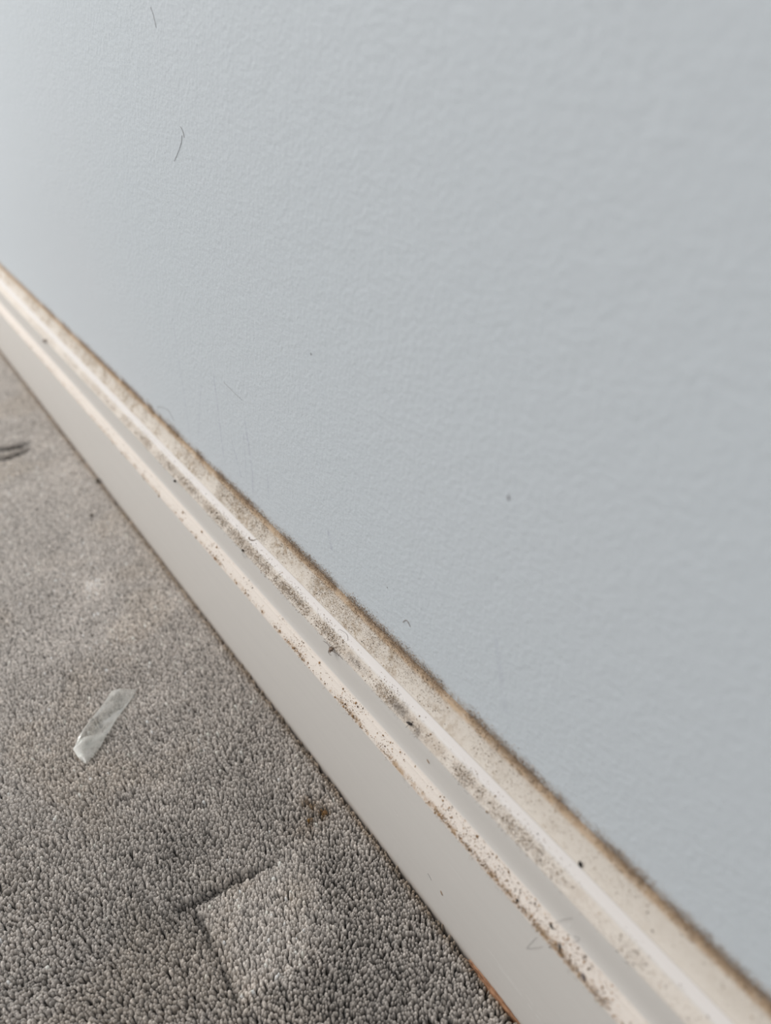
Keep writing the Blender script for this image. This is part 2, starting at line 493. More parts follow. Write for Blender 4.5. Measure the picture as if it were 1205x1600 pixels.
# ------------------------------------------------------------------ dust and grit (uncountable: stuff)
OCT = np.array([(1, 0, 0), (-1, 0, 0), (0, 1, 0), (0, -1, 0), (0, 0, 1), (0, 0, -1)], dtype=float)
OCTF = [(0, 2, 4), (2, 1, 4), (1, 3, 4), (3, 0, 4), (2, 0, 5), (1, 2, 5), (3, 1, 5), (0, 3, 5)]
DM = vcol_mat('dust_and_grit')
BROWN = np.array([(.38, .23, .11), (.28, .17, .085), (.48, .32, .18), (.13, .085, .055), (.42, .32, .22), (.33, .24, .17)])
GREY = np.array([(.36, .28, .20), (.27, .20, .14), (.46, .37, .28), (.12, .095, .075), (.50, .42, .33), (.32, .23, .15)])

def rand_rot(n, rs):
    q = rs.normal(size=(n, 4)); q /= np.linalg.norm(q, axis=1)[:, None]
    w, x, y, z = q.T
    return np.stack([np.stack([1 - 2 * (y * y + z * z), 2 * (x * y - z * w), 2 * (x * z + y * w)], 1),
                     np.stack([2 * (x * y + z * w), 1 - 2 * (x * x + z * z), 2 * (y * z - x * w)], 1),
                     np.stack([2 * (x * z - y * w), 2 * (y * z + x * w), 1 - 2 * (x * x + y * y)], 1)], 1)

def fibres(pos, nrm, length, rad, rs, cols, spread=1.0):
    """thin bent threads: 3-sided tubes of 3 segments; returns V, faces flat, counts, colours"""
    n = len(pos)
    d = rs.normal(size=(n, 3)); d -= (d * nrm).sum(1)[:, None] * nrm * 0.8
    d = d * spread + nrm * 0.25
    d /= np.linalg.norm(d, axis=1)[:, None]
    b = rs.normal(size=(n, 3)); b -= (b * d).sum(1)[:, None] * d; b /= np.linalg.norm(b, axis=1)[:, None]
    t = np.linspace(0, 1, 4)
    L = length[:, None, None]
    cen = pos[:, None, :] + d[:, None, :] * (t[None, :, None] * L) + b[:, None, :] * (np.sin(t * np.pi) * rs.uniform(-.35, .35, (n, 1)))[:, :, None] * L
    c2 = np.cross(d, b)
    a = np.arange(3) / 3 * 2 * np.pi
    ring = np.cos(a)[None, None, :, None] * b[:, None, None, :] + np.sin(a)[None, None, :, None] * c2[:, None, None, :]
    V = (cen[:, :, None, :] + ring * rad[:, None, None, None]).reshape(-1, 3)
    f = []
    for k in range(3):
        for i in range(3):
            j = (i + 1) % 3
            f += [k * 3 + i, k * 3 + j, k * 3 + 3 + j, k * 3 + 3 + i]
    idx = (np.array(f)[None] + (np.arange(n) * 12)[:, None]).ravel()
    return V, idx, np.full(n * 9, 4), np.repeat(cols, 12, axis=0)

def dust(name, label, xs, ss, size, pal, rs, fib=None, wall_z=None, darkmix=0.0):
    """grains at (x, arc) on the skirting (or on the wall at height wall_z), plus threads"""
    n = len(xs)
    if wall_z is None:
        y, z, ny, nz = on_profile(ss)
    else:
        y, z, ny, nz = np.zeros(n), wall_z, np.ones(n), np.zeros(n)
    k = rs.integers(0, len(pal), n)
    col = pal[k] * rs.uniform(.7, 1.25, n)[:, None]
    M = rand_rot(n, rs) * (size[:, None] * rs.uniform(.55, 1.3, (n, 3)))[:, None, :]
    offs = np.stack((xs, y + ny * size * .35, z + nz * size * .35), 1)
    tv = OCT; flat = np.array(OCTF).ravel()
    V = (np.einsum('nij,kj->nki', M, tv) + offs[:, None]).reshape(-1, 3)
    idx = (flat[None] + (np.arange(n) * 6)[:, None]).ravel(); cnt = np.full(n * 8, 3)
    C = np.repeat(col, 6, axis=0)
    if fib is not None:
        fx, fs, fl, fr, fw = fib
        m = len(fx)
        if fw is None: y, z, ny, nz = on_profile(fs)
        else: y, z, ny, nz = np.zeros(m), fw, np.ones(m), np.zeros(m)
        nrm = np.stack((np.zeros(m), ny, nz), 1)
        pos = np.stack((fx, y + ny * .0001, z + nz * .0001), 1)
        fc = pal[rs.integers(0, len(pal), m)] * rs.uniform(.6, 1.2, m)[:, None]
        V2, i2, c2, C2 = fibres(pos, nrm, fl, fr, rs, fc)
        idx = np.concatenate((idx, i2 + len(V))); cnt = np.concatenate((cnt, c2)); V = np.concatenate((V, V2)); C = np.concatenate((C, C2))
    o = link(name, np_mesh(name, V, idx, cnt, np.clip(C, .01, .9), False), DM)
    tag(o, label, 'dust', None, 'stuff')
    return o

def draw_x(n, rs, knots, vals, seed, freq, thr):
    """x positions with a piecewise density and clumps"""
    out = []
    vm = max(vals)
    while len(out) < n:
        x = rs.uniform(knots[0], knots[-1], n * 3)
        w = np.interp(x, knots, vals) / vm
        c = sstep(fbm(np.stack((x * freq, np.full_like(x, seed * 3.7)), 1), seed), thr[0], thr[1])
        keep = rs.random(len(x)) < w * (0.12 + 0.88 * c)
        out.extend(x[keep].tolist())
    return np.array(out[:n])

rs = np.random.default_rng(5)
# lower ledge
n = 5200
xs = draw_x(n, rs, [0, .05, .09, .13, .20, .32, .5, .8], [.7, 1, 1, .9, .6, .40, .15, .05], 2, 70, (.40, .62))
edge = rs.random(n) < .52
ss = np.where(edge, rs.normal(.0791, .00065, n), rs.uniform(.0782, .0862, n))
size = rs.lognormal(math.log(.00015), .50, n)
m = 420
fx = draw_x(m, rs, [0, .05, .13, .3], [1, 1, .8, .3], 2, 70, (.40, .62))
dust('lower_ledge_dust', 'orange-brown grit scattered along the lower ledge of the skirting', xs, ss, np.clip(size, .00006, .00048), BROWN, rs,
     (fx, rs.normal(.0796, .0012, m), rs.uniform(.0006, .0022, m), rs.uniform(.000025, .00004, m), None))
# middle ledge
n = 15000
xs = draw_x(n, rs, [0, .06, .10, .14, .30, .40, .55, .8], [.14, .25, .8, 1, 1, .6, .25, .06], 5, 60, (.36, .60))
ss = rs.normal(.1048, .0017, n)
ss = np.where(rs.random(n) < .18, rs.uniform(.1010, .1105, n), ss)
size = rs.lognormal(math.log(.00013), .45, n)
m = 1500
fx = draw_x(m, rs, [0, .08, .12, .32, .5], [.2, .5, 1, 1, .2], 5, 60, (.36, .60))
dust('middle_ledge_dust', 'grey-brown dust and lint lying in the groove of the middle ledge', xs, np.clip(ss, .1004, .112), np.clip(size, .00006, .00035), GREY, rs,
     (fx, np.clip(rs.normal(.1046, .0014, m), .1008, .109), rs.uniform(.0006, .0026, m), rs.uniform(.00002, .00004, m), None))
# top ledge
n = 14000
xs = draw_x(n, rs, [0, .08, .14, .22, .29, .42, .7, .9], [.10, .16, .45, .8, 1.4, .8, .4, .1], 8, 55, (.38, .62))
ss = rs.uniform(.1133, .1232, n)
size = rs.lognormal(math.log(.00011), .42, n)
m = 800
fx = draw_x(m, rs, [0, .12, .2, .36, .5], [.2, .5, 1, 1, .5], 8, 55, (.38, .62))
dust('top_ledge_dust', 'brown speckled dust over the sloping top of the skirting', xs, ss, np.clip(size, .00005, .00035), GREY, rs,
     (fx, rs.uniform(.1135, .1235, m), rs.uniform(.0006, .0022, m), rs.uniform(.00002, .000035, m), None))
# fuzz where wall and skirting meet
n = 13000
xs = draw_x(n, rs, [0, .04, .10, .30, .5, .7, 1.0], [.8, 1, 1, 1, .8, .5, .3], 12, 60, (.25, .55))
ss = np.clip(rs.normal(.1252, .0018, n), .1205, .1268)
size = rs.lognormal(math.log(.00013), .40, n)
m = 2600
fx = draw_x(m, rs, [0, .04, .3, .5, .8], [.9, 1, 1, .6, .2], 12, 60, (.25, .55))
dust('wall_joint_dust', 'matted brown dust packed into the joint between skirting and wall', xs, ss, np.clip(size, .00006, .00035), GREY * np.array((1.10, 1.02, .95)), rs,
     (fx, np.clip(rs.normal(.1256, .0008, m), .123, .1268), rs.uniform(.0008, .0028, m), rs.uniform(.00002, .00004, m), None))
n = 15000
xs = draw_x(n, rs, [0, .04, .10, .30, .5, .7, 1.0], [.9, 1, 1, 1, .7, .35, .1], 12, 60, (.25, .55))
wz = .1136 + np.abs(rs.normal(0, .0026, n))
size = rs.lognormal(math.log(.00012), .45, n)
m = 4200
fx = draw_x(m, rs, [0, .04, .3, .5, .8], [1, 1, 1, .5, .1], 12, 60, (.25, .55))
dust('wall_fuzz', 'fuzzy grey-brown fringe of dust clinging to the wall above the skirting', xs, None, np.clip(size, .00005, .0003), GREY * np.array((1.05, 1.0, .97)), rs,
     (fx, None, rs.uniform(.0008, .0032, m), rs.uniform(.00002, .00004, m), .1136 + np.abs(rs.normal(0, .0022, m))), wz)

# ------------------------------------------------------------------ individual things
def lump_mesh(name, seed, squash=(1, 1, 1), rough=.22, sub=2):
    bm = bmesh.new()
    bmesh.ops.create_icosphere(bm, subdivisions=sub, radius=1.0)
    r = random.Random(seed)
    dirs = [(Vector((r.gauss(0, 1), r.gauss(0, 1), r.gauss(0, 1))).normalized(), r.uniform(-rough, rough)) for _ in range(7)]
    for v in bm.verts:
        d = v.co.normalized()
        v.co = d * (1 + sum(k * max(0, d.dot(u)) ** 3 for u, k in dirs))
        v.co = Vector((v.co.x * squash[0], v.co.y * squash[1], v.co.z * squash[2]))
    for f in bm.faces: f.smooth = True
    me = bpy.data.meshes.new(name); bm.to_mesh(me); bm.free()
    return me

def frame_to(normal, axis):
    z = normal.normalized(); x = (axis - z * axis.dot(z)).normalized(); y = z.cross(x)
    return Matrix(((x.x, y.x, z.x), (x.y, y.y, z.y), (x.z, y.z, z.z)))

def tube_mesh(name, pts, r0, r1=None, sides=6):
    """a thin bent thread through points"""
    r1 = r0 if r1 is None else r1
    pts = [Vector(p) for p in pts]
    # smooth by one round of Chaikin
    for _ in range(2):
        q = [pts[0]]
        for a, b in zip(pts[:-1], pts[1:]): q += [a * .75 + b * .25, a * .25 + b * .75]
        q.append(pts[-1]); pts = q
    bm = bmesh.new(); rings = []
    for i, p in enumerate(pts):
        d = (pts[min(i + 1, len(pts) - 1)] - pts[max(i - 1, 0)]).normalized()
        a = d.orthogonal().normalized() if i == 0 else (rings_a - d * rings_a.dot(d)).normalized()
        rings_a = a
        b = d.cross(a); rr = r0 + (r1 - r0) * i / (len(pts) - 1)
        rings.append([bm.verts.new(p + (a * math.cos(t) + b * math.sin(t)) * rr) for t in (2 * math.pi * k / sides for k in range(sides))])
    for A, B in zip(rings[:-1], rings[1:]):
        for k in range(sides):
            f = bm.faces.new((A[k], A[(k + 1) % sides], B[(k + 1) % sides], B[k])); f.smooth = True
    bm.faces.new(list(reversed(rings[0]))); bm.faces.new(rings[-1])
    me = bpy.data.meshes.new(name); bm.to_mesh(me); bm.free()
    return me

def bake(me, rot, loc, scale=1.0):
    me.transform(Matrix.Translation(loc) @ (rot.to_4x4() @ Matrix.Scale(scale, 4)))
    return me

CRUMB_M = [simple('crumb_brown', (.27, .165, .085), .8), simple('crumb_rust', (.36, .21, .09), .8), simple('crumb_dark', (.12, .085, .06), .7)]
BLACK = simple('black_husk', (.018, .014, .013), .5, .4)
DARKBROWN = simple('dark_brown_husk', (.10, .055, .032), .55, .4)
GREYHUSK = simple('violet_grey_husk', (.085, .07, .085), .5, .4)
HAIR = simple('dark_hair', (.10, .085, .075), .5, .3)
PALEHAIR = simple('grey_thread', (.36, .35, .34), .6, .3)
TAN = simple('tan_flake', (.34, .24, .16), .7)
LINT = simple('grey_lint', (.30, .26, .23), .95, .05)

LOW = [(0.2898, 0.0794), (0.2751, 0.0788), (0.2697, 0.0797), (0.2634, 0.0786), (0.2554, 0.0787), (0.2405, 0.0798), (0.2278, 0.0792), (0.2242, 0.0792), (0.2144, 0.0785), (0.207, 0.0785), (0.1989, 0.0788), (0.1913, 0.0785), (0.2339, 0.0845), (0.2123, 0.0846), (0.2014, 0.0847), (0.1737, 0.0845), (0.1668, 0.0849), (0.1788, 0.0843), (0.1394, 0.0849), (0.1423, 0.0797), (0.1375, 0.078), (0.099, 0.0852), (0.1169, 0.085), (0.4697, 0.078), (0.4393, 0.0779), (0.4111, 0.0793), (0.4036, 0.0832), (0.3854, 0.0785), (0.3777, 0.0788), (0.3748, 0.0843), (0.3504, 0.0789), (0.3539, 0.0847), (0.3209, 0.0789), (0.3107, 0.0803), (0.7408, 0.0792), (0.589, 0.0779), (0.5339, 0.0779), (0.5138, 0.0781), (0.5072, 0.0781), (0.4671, 0.0777)]
MID = [(0.116, 0.1083), (0.1151, 0.1018), (0.494, 0.1037), (0.4048, 0.1044), (0.3605, 0.1062), (0.5409, 0.1044), (0.3098, 0.1074), (0.2937, 0.1031), (0.2247, 0.1078), (0.2223, 0.1076), (0.1542, 0.1065), (0.1637, 0.1089)]
TOP = [(0.4745, 0.1201), (0.3206, 0.1187), (0.6076, 0.1140), (0.2052, 0.1179), (0.3138, 0.1157), (0.1538, 0.1213), (0.0524, 0.1188), (0.0482, 0.115)]

crumb_meshes = []
def crumb_mesh(seed):
    """a crumb is a few angular grains stuck together"""
    r = random.Random(seed); bm = bmesh.new()
    for k in range(r.choice((2, 3, 3, 4))):
        me = lump_mesh('grain', seed * 9 + k, (r.uniform(.5, .9), r.uniform(.4, .7), r.uniform(.35, .55)), .55, 1)
        me.transform(Matrix.Translation((r.uniform(-.8, .8), r.uniform(-.4, .4), r.uniform(-.15, .15))) @ Matrix.Rotation(r.uniform(0, 3), 4, 'Z'))
        bm.from_mesh(me); bpy.data.meshes.remove(me)
    me = bpy.data.meshes.new('crumb'); bm.to_mesh(me); bm.free()
    return me
for k in range(6):
    me = crumb_mesh(40 + k)
    me.materials.append(CRUMB_M[(0, 1, 0, 2, 1, 1)[k]])
    crumb_meshes.append(me)
rc = random.Random(3)
MARKS = [(9, 'the far end'), (.7269, 'the dust ball'), (.4171, 'the pellet'), (.3197, 'the insect husk'), (.2243, 'the spider'), (.1650, 'the fly'), (.0772, 'the dropping'), (-9, 'the camera')]
ORD = ['first', 'second', 'third', 'fourth', 'fifth', 'sixth', 'seventh', 'eighth', 'ninth', 'tenth', 'eleventh', 'twelfth', 'thirteenth', 'fourteenth', 'fifteenth', 'sixteenth']
def crumbs(spots, label, group, size, pick):
    first = None; count = {}
    for (x, s) in sorted(spots, reverse=True):
        me = crumb_meshes[pick[rc.randrange(len(pick))]]
        o = bpy.data.objects.new('crumb', me) if first is None else first.copy()
        o.data = me
        o.name = 'crumb'
        if first is None: first = o
        COL.objects.link(o)
        sz = size * rc.uniform(.7, 1.25) * (1.0 if x < .33 else 1.25)
        p, nn = P(x, s, sz * .45)
        o.matrix_world = Matrix.Translation(p) @ frame_to(nn, Vector((rc.uniform(-1, 1), rc.uniform(-.5, .5), rc.uniform(-1, 1)))).to_4x4() @ Matrix.Scale(sz, 4)
        k = max(i for i, mk in enumerate(MARKS) if x <= mk[0]); count[k] = count.get(k, 0) + 1
        tag(o, '%s, %s past %s towards %s' % (label, ORD[count[k] - 1], MARKS[k][1], MARKS[k + 1][1]), 'crumb', group)
crumbs(LOW, 'rusty crumb on lowest ledge', 'crumbs on the lower ledge', .00052, (0, 1, 4, 5, 2))
crumbs(MID, 'dark crumb on middle ledge', 'crumbs on the middle ledge', .00048, (0, 2, 3))
crumbs(TOP, 'dark crumb on top slope', 'crumbs on the top ledge', .00045, (2, 3))

def lump_thing(name, cat, label, x, s, axis_pts, half_len, half_w, half_h, mat, seed, rough=.2):
    p, nn = P(x, s, half_h * .8)
    if axis_pts is None: ax = Vector((1, 0, 0))
    else: ax = P(*axis_pts[1])[0] - P(*axis_pts[0])[0]
    me = lump_mesh(name, seed, (half_len, half_w, half_h), rough, 3)
    bake(me, frame_to(nn, ax), p)
    o = link(name, me, mat)
    return tag(o, label, cat)

lump_thing('dropping', 'dropping', 'shiny black oval dropping on the top slope near the camera', .0772, .1137, ((.0778, .1140), (.0766, .1130)), .00105, .00065, .0006, BLACK, 61, .12)
lump_thing('pellet', 'dropping', 'round dark pellet at the lower rim of the middle ledge, far along', .4171, .1006, None, .00105, .0009, .0009, simple('pellet_black', (.05, .04, .035)), 62, .2)
lump_thing('seed_husk', 'husk', 'long black seed husk lying upright amid rusty grit on the lower ledge', .0693, .0803, ((.0703, .0815), (.0683, .0790)), .0017, .00042, .0004, BLACK, 63, .3)
lump_thing('beetle_fragment', 'insect fragment', 'small black angled insect fragment high on the lower ledge', .0755, .0834, ((.0764, .0835), (.0746, .0833)), .0011, .00036, .0003, BLACK, 64, .4)
lump_thing('seed_hull', 'husk', 'violet-grey pointed seed hull on the lower ledge nearest the camera', .0582, .0799, ((.0591, .0805), (.0574, .0793)), .00125, .00045, .0004, GREYHUSK, 65, .15)
lump_thing('black_speck', 'speck', 'round black speck in the brown grit above the flat skirting face', .0904, .0802, None, .0005, .0005, .0004, BLACK, 66)
lump_thing('dust_ball', 'dust ball', 'blurred grey ball of dust on the middle ledge, farthest along the skirting', .7269, .1020, None, .0022, .0016, .0016, LINT, 67, .3)
lump_thing('tan_flake', 'flake', 'thin tan flake stuck upright on the smooth grey band of the skirting', .1501, .0951, ((.1510, .0954), (.1492, .0946)), .0011, .00035, .00022, TAN, 68, .3)
lump_thing('paint_chip', 'chip', 'tan diamond-shaped chip mark on the flat face of the skirting', .1297, .0287, ((.1310, .0305), (.1285, .0270)), .0013, .0006, .00014, TAN, 69, .2)
lump_thing('glitter_speck', 'speck', 'tiny bright white speck on the grey band above the lower ledge', .0705, .0905, None, .0003, .0002, .0002, simple('white_speck', (.9, .9, .88), .3, .6), 70)
lump_thing('brown_nub', 'crumb', 'dark brown nub beside the curled spider on the middle ledge', .2215, .1070, None, .0004, .0003, .0003, DARKBROWN, 71)

def thread(name, label, pts, r, mat, cat, r1=None):
    me = tube_mesh(name, pts, r, r1)
    return tag(link(name, me, mat), label, cat)

def prof_pts(seq, lift=.00012): return [P(x, s, lift)[0] for x, s in seq]

# dead spider on the middle ledge
sp, spn = P(.2243, .1012, .0013)
spider = bpy.data.objects.new('dead_spider', None); COL.objects.link(spider)
spider.location = P(.2243, .1012)[0]
tag(spider, 'curled brown dead spider hanging at the rim of the middle ledge', 'spider')
inv = Matrix.Translation(-spider.location)
def spider_part(name, me, mat):
    me.transform(inv); return link(name, me, mat, spider)
bm = bmesh.new()
def blob(c, r, sub=2):
    g = bmesh.ops.create_icosphere(bm, subdivisions=sub, radius=1.0)
    for v in g['verts']: v.co = Vector((v.co.x * r[0], v.co.y * r[1], v.co.z * r[2])) + Vector(c)
blob(sp, (.0012, .0011, .0013), 3)
blob(sp + Vector((-.0009, .0004, .0004)), (.0008, .0007, .0007), 3)
blob(sp + Vector((.0002, .0006, -.0012)), (.0006, .0006, .0006), 2)
for f in bm.faces: f.smooth = True
me = bpy.data.meshes.new('body'); bm.to_mesh(me); bm.free()
t_ = NT('spider_brown')
sp_n = t_.noise(t_.obj(), 1600.0, 3.0)
t_.put(t_.b.inputs['Base Color'], t_.mix(t_.step(sp_n, .38, .62), (.035, .022, .015, 1), (.33, .24, .18, 1)))
t_.b.inputs['Roughness'].default_value = .5
spider_part('body', me, t_.m)
legs = [
    [sp + Vector((0, .0005, .0006)), P(.2269, .1020, .0012)[0], P(.2306, .1011, .0010)[0], P(.2329, .0995, .0003)[0]],
    [sp + Vector((-.0009, .0004, .0003)), sp + Vector((-.0022, .0006, .0006)), P(.2195, .1016, .0006)[0], P(.2155, .1010, .0002)[0]],
    [sp + Vector((.0003, .0008, -.0010)), sp + Vector((.0005, .0012, -.0022)), sp + Vector((-.0004, .0012, -.0027)), sp + Vector((-.0014, .0008, -.0026))],
    [sp + Vector((.0006, .0006, -.0006)), sp + Vector((.0012, .0010, -.0018)), sp + Vector((.0006, .0011, -.0026))],
    [sp + Vector((-.0007, .0006, 0)), sp + Vector((-.0012, .0012, -.0008)), sp + Vector((-.0006, .0010, -.0018))],
    [sp + Vector((-.0008, .0003, .0006)), sp + Vector((-.0018, 0, .0016)), P(.2215, .1040, .0003)[0]],
]
for L in legs: spider_part('leg', tube_mesh('leg', L, .00013, .00007, 5), DARKBROWN)

# dead fly with fluff further down the same ledge
fly = bpy.data.objects.new('dead_fly', None); COL.objects.link(fly)
fly.location = P(.1650, .1036)[0]
tag(fly, 'crumpled black dead fly on grey fluff in the middle ledge', 'fly')
inv = Matrix.Translation(-fly.location)
fp, fn = P(.1650, .1036, .0006)
bm = bmesh.new()
blob(fp, (.0011, .0006, .0006)); blob(fp + Vector((-.0010, -.0002, .0004)), (.0006, .0005, .0006)); blob(fp + Vector((.0010, .0003, -.0002)), (.0006, .0004, .0004))
for f in bm.faces: f.smooth = True
me = bpy.data.meshes.new('body'); bm.to_mesh(me); bm.free(); me.transform(inv); link('body', me, BLACK, fly)
for a in (((0, .0004, .0003), (.0012, .0012, .0006), (.0018, .0014, 0)), ((0, .0004, 0), (-.0004, .0014, -.0006), (.0002, .0018, -.0014)), ((-.0006, 0, .0005), (-.0016, .0004, .0012), (-.0022, .0003, .0008))):
    me = tube_mesh('leg', [fp + Vector(q) for q in a], .00010, .00006, 5); me.transform(inv); link('leg', me, BLACK, fly)

def fluff(name, label, x, s, sx, ss_, m, seed, mat):
    r = np.random.default_rng(seed)
    fx = r.normal(x, sx, m); fs = np.clip(r.normal(s, ss_, m), .1005, .111)
    y, z, ny, nz = on_profile(fs)
    nrm = np.stack((np.zeros(m), ny, nz), 1)
    pos = np.stack((fx, y + ny * .0003, z + nz * .0003), 1)
    V, i, c, C = fibres(pos, nrm, r.uniform(.0012, .0032, m), r.uniform(.000015, .00003, m), r, np.repeat(np.array([[.3, .26, .23]]), m, 0))
    o = link(name, np_mesh(name, V, i, c, C, True), mat)
    return tag(o, label, 'lint')
fluff('lint_tuft', 'hairy tuft of grey lint below the black fly on the middle ledge', .1600, .1036, .0012, .0007, 70, 1, LINT)
fluff('lint_clump', 'soft grey-brown clump of lint in the middle groove before the fly', .1735, .1048, .0032, .0009, 220, 2, LINT)
fluff('lint_wisp', 'loose wisp of lint in the groove just past the spider', .2080, .1048, .0040, .0007, 120, 3, LINT)
# insect remains at the far clump
lump_thing('insect_husk', 'insect', 'dark bristly insect husk at the rim of the middle ledge', .3197, .1022, ((.3215, .1030), (.3180, .1018)), .0011, .0007, .0007, simple('husk_olive', (.06, .048, .036)), 72, .4)
hp = P(.3190, .1012, .0003)[0]
thread('husk_bristle', 'thin dark bristle trailing down from the insect husk', [P(.3197, .1022, .0006)[0], P(.3190, .1005, .0008)[0], P(.3175, .0985, .0003)[0]], .00006, HAIR, 'bristle')
thread('curled_sprig', 'curved brown sprig lying across the white bead of the skirting', prof_pts([(.3221, .1103), (.3207, .1091), (.3175, .1105), (.3150, .1130)], .00028), .00026, simple('sprig_brown', (.17, .12, .075)), 'sprig', .00016)
# loose hairs and threads on the skirting
thread('fallen_hair', 'fine hair bent in an angle across the flat skirting face', prof_pts([(.0816, .0608), (.0790, .0653), (.0749, .0735), (.0715, .0802)], .0001), .00005, PALEHAIR, 'hair')
thread('short_thread', 'short grey thread rising from the angled hair to the lower ledge', prof_pts([(.0816, .0612), (.0797, .0697), (.0784, .0745)], .0001), .00005, PALEHAIR, 'thread')
thread('stray_hair', 'stray hair running from the lower ledge up the grey band', prof_pts([(.0756, .0852), (.0735, .0899), (.0704, .0951)], .0001), .00005, PALEHAIR, 'hair')
thread('looped_fibre', 'tiny looped grey fibre on the rim of the lower ledge', prof_pts([(.0674, .0853), (.0658, .0883), (.0656, .0899), (.0668, .0892), (.0675, .0878)], .00012), .00006, PALEHAIR, 'fibre')
thread('bent_hair', 'dark bent hair over the white bead above the spider', prof_pts([(.2275, .1104), (.2232, .1114), (.2208, .1112), (.2194, .1093)], .00015), .00006, HAIR, 'hair')
thread('scuff_bristle', 'short grey bristle stuck on the flat skirting face above the chip', prof_pts([(.1395, .0305), (.1380, .0299), (.1368, .0286)], .00008), .00012, simple('bristle_grey', (.27, .26, .25)), 'bristle', .00005)

# hairs and flecks on the wall
def W(x, z, lift=.00015): return Vector((x, lift, z))
thread('curved_hair', 'curved dark hair stuck high on the wall, sickle shaped', [W(.3586, .3014), W(.3600, .2985), W(.3647, .2946), W(.3725, .2890)], .00010, simple('hair_grey', (.20, .20, .20)), 'hair', .00006)
thread('short_hair', 'short hooked hair on the wall just above the sickle hair', [W(.3590, .3050), W(.3566, .3035), W(.3561, .3008)], .00010, PALEHAIR, 'hair')
thread('upper_hair', 'faint straight hair on the wall near the top', [W(.3740, .3500), W(.3717, .3465), W(.3711, .3425)], .00009, PALEHAIR, 'hair')
thread('slanting_hair', 'fine straight hair slanting across the scuffed patch of wall', [W(.3476, .1841), W(.3370, .1826), W(.3270, .1815)], .00007, PALEHAIR, 'hair')
thread('arched_fibre', 'small brown arched fibre on the wall above the skirting joint', [W(.1870, .1306), W(.1852, .1334), W(.1836, .1336), W(.1818, .1318)], .00011, simple('fibre_brown', (.22, .15, .12)), 'fibre')
thread('springing_hair', 'pale hair springing off the wall joint at the far end', [W(.4700, .1215), W(.4647, .1250, .0006), W(.4455, .1300, .0008), W(.4405, .1237)], .00009, PALEHAIR, 'hair')
def wall_fleck(name, label, x, z, hl, hw, ang, mat, seed):
    me = lump_mesh(name, seed, (hl, hw, .00012), .25, 2)
    bake(me, frame_to(Vector((0, 1, 0)), Vector((math.cos(ang), 0, math.sin(ang)))), Vector((x, .00008, z)))
    return tag(link(name, me, mat), label, 'fleck')
wall_fleck('grey_fleck', 'grey upright dash-shaped fleck on the bare wall', .1343, .2214, .0011, .0004, 1.5, simple('fleck_grey', (.27, .27, .29)), 81)
wall_fleck('small_fleck', 'small grey fleck on the wall above the scuffed patch', .2525, .2305, .0007, .0004, 1.4, simple('fleck_pale', (.33, .34, .36)), 82)
wall_fleck('dark_dot', 'tiny dark dot on the wall between scuffs and skirting', .1985, .1420, .0003, .0003, 0, HAIR, 83)

# ------------------------------------------------------------------ things on the carpet
def carpet_lump(name, cat, label, x, y, z, r, mat, seed, rough=.35):
    me = lump_mesh(name, seed, r, rough, 3)
    a = random.Random(seed).uniform(0, 6.28)
    bake(me, Matrix.Rotation(a, 3, 'Z'), Vector((x, y, z)))
    return tag(link(name, me, mat), label, cat)
carpet_lump('foot_crumb', 'crumb', 'dark crumb wedged between carpet and foot of the skirting', .6104, .0225, .0008, (.0022, .0016, .0016), simple('crumb_umber', (.07, .052, .035)), 91)
carpet_lump('carpet_crumb', 'crumb', 'lone dark crumb on the carpet out from the skirting', .5585, .0448, .0006, (.0014, .0012, .0010), simple('crumb_grey', (.10, .085, .07)), 92)
carpet_lump('black_crumb', 'crumb', 'black crumb sunk in the dark carpet pile near the camera', .1230, .0510, -.0002, (.0014, .0010, .0009), BLACK, 93)
carpet_lump('rust_crumb', 'crumb', 'rust-brown crumb in the stained carpet patch near the skirting', .2075, .0336, .0002, (.0014, .0011, .0009), simple('crumb_amber', (.17, .09, .035)), 94)
carpet_lump('bitter_crumb', 'crumb', 'dark brown crumb beside the carpet stain, away from the skirting', .2078, .0418, .0002, (.0010, .0008, .0007), CRUMB_M[2], 95)
carpet_lump('umber_crumb', 'crumb', 'near-black crumb at the far end of the carpet stain', .2180, .0380, .0001, (.0013, .0009, .0008), CRUMB_M[2], 96)

# bare wood edge exposed at the foot of the skirting
def wood():
    t = NT('bare_wood')
    g = t.noise(t.scaled(t.obj(), (40, 1800, 1800)), 1.0, 3.0, .6)
    t.put(t.b.inputs['Base Color'], t.mix(t.step(g, .3, .7), (.17, .075, .035, 1), (.46, .25, .14, 1)))
    t.b.inputs['Roughness'].default_value = .75
    t.put(t.b.inputs['Normal'], t.bump(g, .0004, .7))
    return t.m
WOOD = wood()
sliver = bpy.data.objects.new('wood_sliver', None); COL.objects.link(sliver)
sliver.location = (.092, .0211, -.0035)
tag(sliver, 'split sliver of bare reddish wood along the foot of the skirting', 'wood sliver')
bm = bmesh.new(); rows = []
for i in range(25):
    u = i / 24; x = .1085 - u * .036
    w = .0016 * math.sin(math.pi * min(1, u * 1.1 + .08)) ** .6 + .0003 * math.sin(u * 31) * (1 - u)
    w = max(w, .0003); top_z = .0016 * math.sin(math.pi * (u * .9 + .05)) - .0004 + .0002 * math.sin(u * 47)
    cs = [(.0201, -.0062), (.0201 + w, -.0062), (.0201 + w, top_z - .0008), (.0201 + w * .6, top_z), (.0201, top_z + .0002)]
    rows.append([bm.verts.new(Vector((x, y, z)) - sliver.location) for y, z in cs])
for A, B in zip(rows[:-1], rows[1:]):
    for k in range(5):
        bm.faces.new((A[k], A[(k + 1) % 5], B[(k + 1) % 5], B[k]))
bm.faces.new(rows[0]); bm.faces.new(list(reversed(rows[-1])))
bmesh.ops.recalc_face_normals(bm, faces=bm.faces[:])
